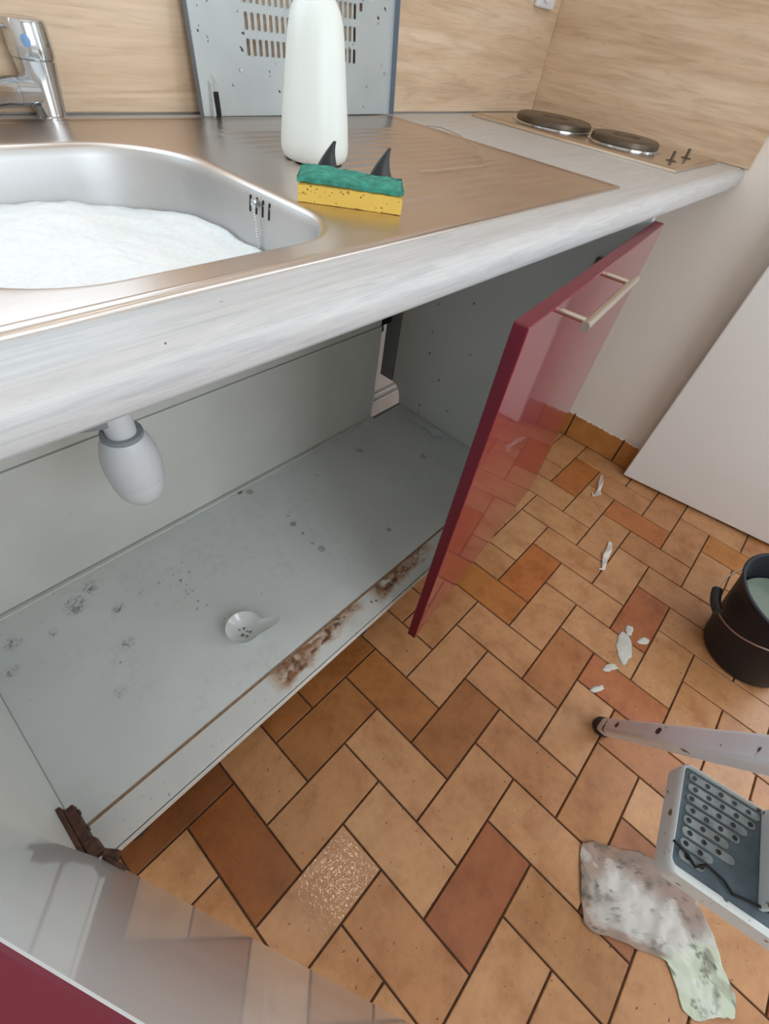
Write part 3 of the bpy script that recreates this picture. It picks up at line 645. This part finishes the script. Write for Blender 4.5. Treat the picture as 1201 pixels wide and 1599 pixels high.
# doors: burgundy outside and edges, white inside
def door(name, o, d, nout, length, z0, z1, th=.19):
    d = np.array((d[0], d[1], 0.)); n_ = np.array((nout[0], nout[1], 0.)); o = np.array((o[0], o[1], z0)); h = np.array((0, 0, z1-z0))
    m = MB(); a = d*length
    P_ = [o, o+a, o+a+h, o+h]; Q_ = [p+n_*th for p in P_]
    s = 1 if np.dot(np.cross(a, h), -n_) > 0 else -1
    f = lambda *q: q if s > 0 else q[::-1]
    m.cur = 1; m.add(P_, [f(0, 1, 2, 3)])
    m.cur = 0; m.add(Q_, [f(3, 2, 1, 0)])
    m.cur = 2; m.add(P_+Q_, [f(0, 4, 5, 1), f(1, 5, 6, 2), f(2, 6, 7, 3), f(3, 7, 4, 0)])
    ob = m.build(name, ['burgundy', 'door_white', 'burgundy_edge'], cab, smooth=0, weld=True); 
    b = ob.modifiers.new('bevel', 'BEVEL'); b.width = .02*U; b.segments = 2; b.limit_method = 'ANGLE'
    return ob
DH = np.array((7.44, -.084)); DF = np.array((1.17, -.79)); dl = np.linalg.norm(DF-DH); d1 = (DF-DH)/dl; n1_ = np.array((-d1[1], d1[0]))
if n1_[1] > 0: n1_ = -n1_
rd = door('cabinet_door', DH-n1_*.19, d1, n1_, dl, 1.40, 8.36)
rd['label'] = 'glossy burgundy right door barely ajar'
hz = 8.24; hp = lambda s, off, dz=0: (DH[0]+d1[0]*s+n1_[0]*off, DH[1]+d1[1]*s+n1_[1]*off, hz+dz)
hm = MB().tube([hp(5.46, .37), hp(3.22, .37)], .056, 16).tube([hp(5.28, 0), hp(5.28, .36)], .038, 12).tube([hp(3.46, 0), hp(3.46, .36)], .038, 12)
hm.build('bar_handle', 'brushed_nickel', rd)['label'] = 'brushed nickel bar handle'
def hinge(parent, pts, mat, cup):
    m = MB()
    for o_, a_, b_, c_ in pts: m.obox(o_, a_, b_, c_)
    m.tube([cup[0], cup[1]], .17, 16)
    return m.build('hinge', mat, parent, smooth=30, bevel=.012)
for z in (7.45, 2.3):
    hinge(rd, [((CX1-.14, .15, z-.1), (.10, 0, 0), (0, .62, 0), (0, 0, .2)), ((CX1-.5, .02, z-.09), (.44, 0, 0), (0, .14, 0), (0, 0, .18))], 'iron', ((CX1-.45, -.04, z), (CX1-.45, .07, z)))
LD = np.array((.3757, -.9267)); LN = np.array((-.9267, -.3757)); LO = np.array((-4.885, 0.02))
ld = door('cabinet_door', LO, LD, LN, 6.12, 1.40, 8.36)
ld['label'] = 'left door swung wide open with white glossy inner face'
for z, mt in ((1.93, 'rust'), (7.45, 'iron')):
    m = MB()
    m.obox((-5.05, .16, z-.13), (.06, 0, 0), (0, .84, 0), (0, 0, .26))
    m.obox((-4.99, .30, z-.085), (.13, 0, 0), (0, .62, 0), (0, 0, .17))
    m.obox((-4.97, .10, z-.1), (.16, -.03, 0), (-.02, .26, 0), (0, 0, .2))
    m.obox((-4.90, -.02, z-.075), (.13, -.16, 0), (.1, .12, 0), (0, 0, .15))
    m.tube([(LO[0]+LD[0]*.2-LN[0]*-.0, LO[1]+LD[1]*.2, z), (LO[0]+LD[0]*.2-LN[0]*.05, LO[1]+LD[1]*.2-LN[1]*.05, z)], .18, 16)
    m.tube([(-4.86, .78, z), (-4.835, .78, z)], .05, 10).tube([(-4.86, .50, z), (-4.835, .50, z)], .05, 10)
    m.build('hinge', mt, ld, smooth=30, bevel=.015)['label'] = 'rusty brown hinge' if mt == 'rust' else 'dark hinge'

# siphon under the bowl
sc_ = (-1.93, 2.72)
sf = thing('bottle_trap', (sc_[0], sc_[1], 5.1), 'white plastic bottle trap hanging under the sink bowl', 'drain trap')
MB().lathe([(.19, 7.54), (.185, 6.2)], sc_, 32).build('inlet_pipe', 'white_plastic', sf)
MB().lathe([(.19, 6.33), (.255, 6.335), (.262, 6.30), (.25, 6.27), (.19, 6.27)], sc_, 32, False, False).build('seal_ring', 'grey_plastic', sf)
bt = MB().lathe([(.2, 6.28), (.26, 6.27), (.31, 6.17), (.355, 6.0), (.372, 5.85), (.372, 5.72), (.358, 5.58), (.352, 5.555)], sc_, 40, True, False).build('trap_body', 'white_plastic', sf)
MB().lathe([(.34, 5.56), (.352, 5.545), (.35, 5.5), (.33, 5.38), (.29, 5.27), (.22, 5.17), (.12, 5.12), (0, 5.11)], sc_, 40, False, False).build('trap_cup', 'white_plastic', bt)
MB().tube([(sc_[0]-.1, sc_[1], 6.6), (sc_[0]-.33, sc_[1]+.1, 6.6), (sc_[0]-.36, sc_[1]+.9, 6.65), (sc_[0]-.36, CYB, 6.7)], [.14, .17, .14, .14], 20).build('outlet_pipe', 'grey_plastic', sf)

# pipes on the wall behind the cabinet
for i, (z, y, r, mt, lb) in enumerate(((1.30, 6.14, .055, 'white_plastic', 'upper pale water pipe along the wall behind the cabinet'), (1.0, 6.14, .055, 'white_plastic', 'lower pale water pipe along the wall behind the cabinet'))):
    tag(MB().tube([(5.0, y, z), (12.6, y, z)], r, 14).build('water_pipe', mt), lb, 'pipe', 'pipes behind the cabinet')
vv_ = thing('pipe_clamp', (7.0, 6.1, 3.9), 'black pipe clamp behind the cabinet beside the side panel', 'clamp')
MB().tube([(6.72, 5.85, 3.98), (6.9, 6.05, 3.98), (7.0, 6.29, 3.98)], [.12, .14, .12], 12).build('clamp_screw', 'black_plastic', vv_)
MB().box(6.78, 7.24, 5.86, 6.10, 4.05, 4.35).build('clamp_bar', 'black_plastic', vv_, smooth=0, bevel=.02)

# ------------------------------------------------------------------ things lying in the cabinet
def spoon_bowl():
    sx, sy, rz = -1.34, 1.70, math.atan2(-.46, .46); n, rn = 72, 14; ca, sa = math.cos(rz), math.sin(rz)
    def prim(f, k, inner):
        a = 2*math.pi*k/n; aw = math.atan2(math.sin(a), math.cos(a)); tail = math.exp(-(aw/.30)**2)
        R_ = .35+.36*tail*smooth(.55, 1, f)
        r = f*R_; h = .19*f**2.2+.17*tail*float(smooth(.6, 1.0, f)); x = r*math.cos(a); y = r*math.sin(a)*(1-.35*tail*0)+.10*tail*float(smooth(.6, 1, f))
        return (sx+ca*x-sa*y, sy+sa*x+ca*y, CZ+.035+h-(0 if inner else .028*(1-.4*f)))
    m = MB(); ls = [[prim(max(1-i/rn, .012), k, False) for k in range(n)] for i in range(rn, -1, -1)]+[[prim(max(1-i/rn, .012), k, True) for k in range(n)] for i in range(0, rn+1)]
    m.loops(ls, True, True); o = m.build('appetizer_spoon', 'ceramic', base=(sx, sy, CZ))
    V_ = np.array(m.v); c = np.repeat(np.array([[.78, .80, .80]]), len(V_), 0)
    lx = (V_[:, 0]-sx)*ca+(V_[:, 1]-sy)*sa; ly = -(V_[:, 0]-sx)*sa+(V_[:, 1]-sy)*ca; top = np.arange(len(V_)) >= n*(rn+1)
    for px, py, r in ((-.02, -.09, .05), (.07, -.12, .045), (.12, -.02, .04), (-.10, .02, .03), (-.02, .06, .035), (.05, .0, .03)):
        c = blend(c, (1-smooth(r*.5, r, np.hypot(lx-px, ly-py)))*top*.9, lin(86, 48, 34))
    set_paint(o, c); return tag(o, 'small white ceramic tasting spoon with brown residue inside the cabinet', 'spoon')
spoon_bowl()
ps = MB(); P0 = np.array((6.98, 3.22)); P1 = np.array((6.86, 4.36)); e = (P1-P0)/np.linalg.norm(P1-P0); f_ = np.array((-e[1], e[0])); LEN = np.linalg.norm(P1-P0)
sec = []
for i in range(31):
    s = i/30*(LEN+.2)-.2; wd = math.sqrt(max(0.0004, .2**2-s*s)) if s < .17 else .2*math.exp(-(s-.12)/.10)*.52+.052
    if s < .17: wd = max(wd, .05)
    z = CZ+.03+.045*smooth(.1, .35, s)+.01
    dep = .05*math.exp(-(s/.13)**2)
    c_ = P0+e*s
    sec.append([(c_[0]+f_[0]*wd*q, c_[1]+f_[1]*wd*q, z-dep*(1-q*q)+dz) for q, dz in ((-1, 0), (-.5, 0), (0, 0), (.5, 0), (1, 0), (.9, -.018), (0, -.018), (-.9, -.018))])
ps.loops(sec, True, True)
tag(ps.build('plastic_spoon', 'white_plastic', smooth=50), 'white plastic spoon lying beside the right side panel inside the cabinet', 'spoon')

# ------------------------------------------------------------------ bucket
bcx, bcy, rb, rt, bh = 8.07, -6.93, .97, 1.50, 2.40
bk = thing('bucket', (bcx, bcy, 0), 'black plastic bucket with wire handle standing on the tiles', 'bucket')
MB().lathe([(rb-.06, 0), (rb, .03), (rb+.05, .12), (rb+(rt-rb)*.8, bh*.85), (rt-.05, bh-.2), (rt-.04, bh-.08), (rt, bh-.06), (rt+.03, bh-.02), (rt, bh), (rt-.06, bh-.01), (rt-.1, bh-.1), (rb-.02, .1), (0, .08)], (bcx, bcy), 64, True, False).build('bucket_body', 'bucket_plastic', bk)
MB().lathe([(0, 1.75), (rb+(rt-rb)*.64-.1, 1.75)], (bcx, bcy), 48, False, False).build('bucket_water', 'grey_water', bk, smooth=0)
hd = np.array((-.28, .96)); ha = np.array((hd[1], -hd[0])); bail = []
for i in range(25):
    a = math.pi*i/24; s_ = math.sin(a)**.8 if 0 < i < 24 else 0
    x = np.array((bcx, bcy))+ha*1.47*math.cos(a)+hd*(1.50*s_ if s_ else 0); r_ = np.linalg.norm(x-np.array((bcx, bcy)))
    bail.append((x[0], x[1], bh-.12-.92*s_))
bl = MB().tube(bail, .02, 8).build('bail_wire', 'brushed_nickel', bk)
MB().tube(bail[10:15], .12, 14).build('bail_grip', 'black_plastic', bl)
for s_ in (-1, 1):
    c_ = np.array((bcx, bcy))+ha*s_*1.42
    MB().obox((c_[0]-.14, c_[1]-.1, bh-.28), (.28, 0, 0), (0, .2, 0), (0, 0, .26)).build('bail_lug', 'bucket_plastic', bk, smooth=0, bevel=.03)

# ------------------------------------------------------------------ step ladder
la = thing('step_ladder', (1.2, -6.2, 0), 'worn white metal step ladder with ribbed grey rubber tread', 'step ladder')
E1 = np.array((-.985, -.17)); E2 = np.array((.17, -.985)); TO = np.array((1.16, -5.07)); TZ = 4.0
tp = lambda a, b, z=0: (TO[0]+E1[0]*a+E2[0]*b, TO[1]+E1[1]*a+E2[1]*b, TZ+z)
def leg(foot, top, w_, name='leg'):
    f0 = np.array(foot, float); t0 = np.array(top, float); d = (t0-f0)/np.linalg.norm(t0-f0)
    a_ = np.cross(d, (0, 0, 1.0)); a_ /= np.linalg.norm(a_); b_ = np.cross(a_, d)
    if b_[2] < 0: b_ = -b_
    o = MB().obox(f0+d*.22-a_*w_*.78-b_*w_*.9, d*(np.linalg.norm(t0-f0)-.22), a_*w_*1.56, b_*w_*1.8).build(name, 'ladder_paint', la, smooth=30, bevel=.06)
    MB().tube([f0, f0+d*.06, f0+d*.30, f0+d*.34], [w_*1.15, w_*1.2, w_*1.15, w_*1.02], 16).build('rubber_foot', 'rubber', o)
    return o, f0, d
FT = np.array((3.39, -4.94, 0)); TT = np.array((.42, -4.96, 6)); TT2 = FT+(TT-FT)*1.33
lg, f0, d0 = leg(FT+np.array((0, 0, .0)), TT2, .18)
for s_ in (1.75, 4.05):
    p_ = f0+d0*s_; v_ = np.cross(d0, (0, 0, 1.0)); v_ = v_ if v_[1] > 0 else -v_; v_ /= np.linalg.norm(v_)
    sd = np.cross(d0, v_); ls = [[p_+v_*(.142+h)+d0*.085*math.cos(q*math.pi/8)+sd*.055*math.sin(q*math.pi/8) for q in range(16)] for h in (-.06, .012)]
    MB().loops(ls, True, True).build('hole_disc', 'dark_pipe', lg)  # dark discs put where the leg has open holes, their shade as colour
# tread: folded sheet tray with rounded corner, rubber mat, pill-shaped grips
def tray(pts, z0, z1, nm, mat, parent, bev=.03):
    m = MB(); m.loops([[tp(a, b, z0) for a, b in pts], [tp(a, b, z1) for a, b in pts]], True, True)
    return m.build(nm, mat, parent, smooth=40, bevel=bev)
TW, TL = 1.40, 2.9
def rpts(x0, x1, y0, y1, r):
    o = []
    for cx_, cy_, a0_ in ((x1-r, y0+r, -90), (x1-r, y1-r, 0), (x0+r, y1-r, 90), (x0+r, y0+r, 180)):
        o += [(cx_+r*math.cos(math.radians(a0_+18*k)), cy_+r*math.sin(math.radians(a0_+18*k))) for k in range(6)]
    return o
tray_o = tray(rpts(0, TW, 0, TL, .14), -.30, -.02, 'tread', 'ladder_frame', la)
rm = MB(); o1 = rpts(0, TW, 0, TL, .14); o2 = rpts(.045, TW-.09, .05, TL-.09, .08)
rm.loops([[tp(a, b, -.05) for a, b in o1], [tp(a, b, .03) for a, b in o1], [tp(a*.5+c*.5, b*.5+d*.5, .055) for (a, b), (c, d) in zip(o1, o2)], [tp(a, b, .03) for a, b in o2], [tp(a, b, -.05) for a, b in o2]])
rm.build('tread_rim', 'ladder_frame', tray_o, smooth=60)
mat_o = tray(rpts(.05, TW-.095, .055, TL-.1, .07), -.03, .0, 'tread_mat', 'mat_rubber', la, .01)
ROW = (1.0, .95, .86, .78, .66, .74, .5, .42)
for i in range(8):
    a = .15+i*.142
    m = MB(); m.loops([[tp(x, y, z) for x, y in rpts(a-.055*q, a+.055*q, .12, ROW[i], .05*q)] for z, q in ((-.005, 1), (.018, .95), (.024, .8))], False, True)
    g_ = m.build('grip_strip', 'mat_grip', mat_o, smooth=40)
    st = MB()
    for j in range(6):
        b = .18+j*.17+(.03 if i % 2 else 0)
        if b > ROW[i]-.04: continue
        st.loops([[tp(a+r*math.cos(q*math.pi/6), b+r*math.sin(q*math.pi/6), z) for q in range(12)] for r, z in ((.03, .02), (.03, .034), (.014, .034))], False, False)
        st.loops([[tp(a+.015*math.cos(q*math.pi/6), b+.015*math.sin(q*math.pi/6), .026) for q in range(12)]], False, True)
    st.build('grip_stud', 'dark_pipe', g_, smooth=0)
MB().tube([tp(1.08, .02, .07), tp(1.12, .2, .05), tp(1.2, .3, .05), tp(1.1, .42, .06), tp(1.14, .62, .05), tp(1.22, .72, .05), tp(1.16, 1.0, .05), tp(1.14, 1.3, .05)], .018, 6).build('mat_edge_tear', 'dark', mat_o)
MB().obox(tp(.02, 1.02, 0.0), tuple(np.r_[E1*1.16, 0]), tuple(np.r_[E2*.06, 0]), (0, 0, 4.6)).build('side_plate', 'ladder_frame', la, smooth=0, bevel=.02)
leg(FT+np.r_[E2*3.0, 0], TT2+np.r_[E2*2.6, 0], .165)
leg((-1.5, -7.9, 0), tp(.9, 2.75, 3.6), .165)
leg((-1.3, -9.6, 0), tp(.9, 2.86, 3.6), .165)

# ------------------------------------------------------------------ crumpled dirty page
PL = [(.95, -5.56), (.39, -5.85), (-.09, -6.11), (-.07, -6.31), (.29, -7.07), (.49, -7.46), (.41, -7.55), (.09, -7.87), (.11, -8.07)]
PRr = [(1.17, -5.73), (1.45, -6.2), (1.68, -6.53), (1.85, -7.1), (1.75, -7.6), (1.4, -8.0), (1.1, -8.25), (.9, -8.5), (.6, -8.58)]
def along(L_, s):
    L_ = np.array(L_); d = np.r_[0, np.cumsum(np.linalg.norm(np.diff(L_, axis=0), axis=1))]; d /= d[-1]
    return np.array([np.interp(s, d, L_[:, 0]), np.interp(s, d, L_[:, 1])])
pg = MB(); cols = []; nu, nv = 50, 90
for j in range(nv+1):
    a, b = along(PL, j/nv), along(PRr, j/nv)
    for i in range(nu+1):
        q = a+(b-a)*i/nu+.035*np.array((float(vnoise(j*.23, i*.11+9))-.5, float(vnoise(i*.2+5, j*.19))-.5))
        z = .015+.055*abs(float(fbm(q[0]*3.2+1, q[1]*3.2, 3))-.5)*2*(.4+.6*math.sin(math.pi*i/nu))+.03*float(vnoise(q[0]*5, q[1]*5))
        pg.v.append((q[0], q[1], z))
        s_, t_ = j/nv, i/nu
        f1 = float(fbm(q[0]*2.2+4, q[1]*2.2+7, 3)); f2 = float(fbm(q[0]*7+1, q[1]*7+3, 3)); f3 = float(vnoise(q[0]*26, q[1]*26))
        c = lin(190, 186, 180)
        band = max(1-float(smooth(.10, .16, t_)), 1-float(smooth(.16, .26, s_))); c = c*(1-.8*band)+lin(150, 120, 100)*.8*band
        rt_ = float(smooth(.5, .8, t_+.3*(f1-.5)))*(1-float(smooth(.62, .74, s_))); c = c*(1-.75*rt_)+lin(140, 108, 92)*.75*rt_
        gm = float(smooth(.70, .76, s_+.1*(f2-.5))); c = c*(1-gm)+lin(196, 206, 184)*gm
        dk = float(smooth(.53, .60, f1))*(.35+.4*float(smooth(.45, .6, f2))); c = c*(1-dk)+lin(122, 112, 102)*dk
        pk = float(smooth(.60, .66, f2))*float(smooth(.4, .7, f3))*.7; c = c*(1-pk)+lin(62, 70, 60)*pk
        lt = float(smooth(.40, .36, f1))*.35; c = c*(1-lt)+lin(222, 222, 218)*lt
        cols.append(c)
for j in range(nv):
    for i in range(nu):
        k_ = j*(nu+1)+i; pg.f.append((k_, k_+nu+1, k_+nu+2, k_+1)); pg.mi.append(0)
po = pg.build('crumpled_page', 'paper_print', smooth=180, base=(.7, -7, 0)); set_paint(po, np.array(cols))
sm = po.modifiers.new('thickness', 'SOLIDIFY'); sm.thickness = .0006
tag(po, 'dirty crumpled printed page lying on the tiles below the step ladder', 'paper')

# ------------------------------------------------------------------ scraps and foam blobs on the tiles
def strip(pts, wds, label, twist=0.0):
    m = MB(); ls = []
    for i, p_ in enumerate(pts):
        a = np.array(pts[min(i+1, len(pts)-1)][:2])-np.array(pts[max(i-1, 0)][:2]); a = a/np.linalg.norm(a); n_ = np.array((-a[1], a[0])); w_ = wds[i]; z = p_[2]
        tz = twist*(1 if i % 2 else -.4)*w_
        ls.append([(p_[0]-n_[0]*w_, p_[1]-n_[1]*w_, z), (p_[0]+n_[0]*w_, p_[1]+n_[1]*w_, z+max(tz, 0)), (p_[0]+n_[0]*w_, p_[1]+n_[1]*w_, z+max(tz, 0)+.012), (p_[0]-n_[0]*w_, p_[1]-n_[1]*w_, z+.012)])
    m.loops(ls, True, True); return tag(m.build('paper_scrap', 'wet_paper', smooth=0), label, 'paper scrap', 'white scraps on the tiles')
strip([(11.8, -1.15, .02), (11.3, -1.3, .05), (10.9, -1.42, .08), (10.62, -1.5, .05), (10.5, -1.42, .03), (10.62, -1.30, .02)], [.03, .07, .05, .09, .06, .02], 'thin white torn strip lying nearest to the white door leaf', 1.2)
strip([(8.95, -2.72, .02), (8.6, -2.82, .05), (8.25, -2.86, .07), (8.02, -2.92, .04), (7.75, -3.02, .02), (7.62, -2.92, .02)], [.05, .07, .09, .06, .05, .02], 'thin white torn strip between the burgundy door and bucket', 1.0)
def blob(cx_, cy_, rx, ry, rz, h, seed, label):
    n_, m_ = 40, 10; v = []; c, s_ = math.cos(rz), math.sin(rz); mb = MB(); ls = []
    for i in range(m_+1):
        f = 1-i/m_; l = []
        for k in range(n_):
            a = 2*math.pi*k/n_; rr_ = (.62+.75*float(fbm(math.cos(a)*1.6+seed, math.sin(a)*1.6+seed*2, 3)))
            x = rx*rr_*f*math.cos(a); y = ry*rr_*f*math.sin(a); X = cx_+c*x-s_*y; Y = cy_+s_*x+c*y
            l.append((X, Y, .004+h*(1-f**3)*(.4+1.1*float(fbm(X*9, Y*9, 3)))))
        ls.append(l)
    mb.loops(ls, True, True); return tag(mb.build('foam_blob', 'pale_residue', smooth=180), label, 'foam blob', 'foam blobs on the tiles')
blob(5.75, -4.52, .52, .22, .35, .05, 3, 'largest white foam blob on the tiles between ladder foot and door')
blob(6.35, -4.40, .17, .12, .2, .04, 8, 'small round foam blob just behind the largest one')
blob(6.32, -4.82, .19, .10, -.6, .035, 14, 'small oblong foam blob beside the largest one, nearer the bucket')
blob(4.92, -4.48, .22, .09, -.5, .025, 21, 'faint thin foam smear in front of the largest blob')
blob(4.15, -4.48, .20, .07, -.5, .035, 27, 'thin white foam streak nearest to the ladder foot')

# ------------------------------------------------------------------ ceiling lamp (above, out of frame)
cl = thing('ceiling_lamp', (-.5, -2.3, HZ), 'round white ceiling lamp above the sink unit', 'lamp')
MB().lathe([(.75, HZ), (.75, HZ-.35), (.68, HZ-.4)], (-.5, -2.3), 40).build('lamp_base', 'lamp_white', cl)
MB().lathe([(.6, HZ-.38), (.6, HZ-.55), (.45, HZ-.7), (.22, HZ-.78), (0, HZ-.8)], (-.5, -2.3), 40, True, False).build('lamp_shade', 'lamp_glow', cl)
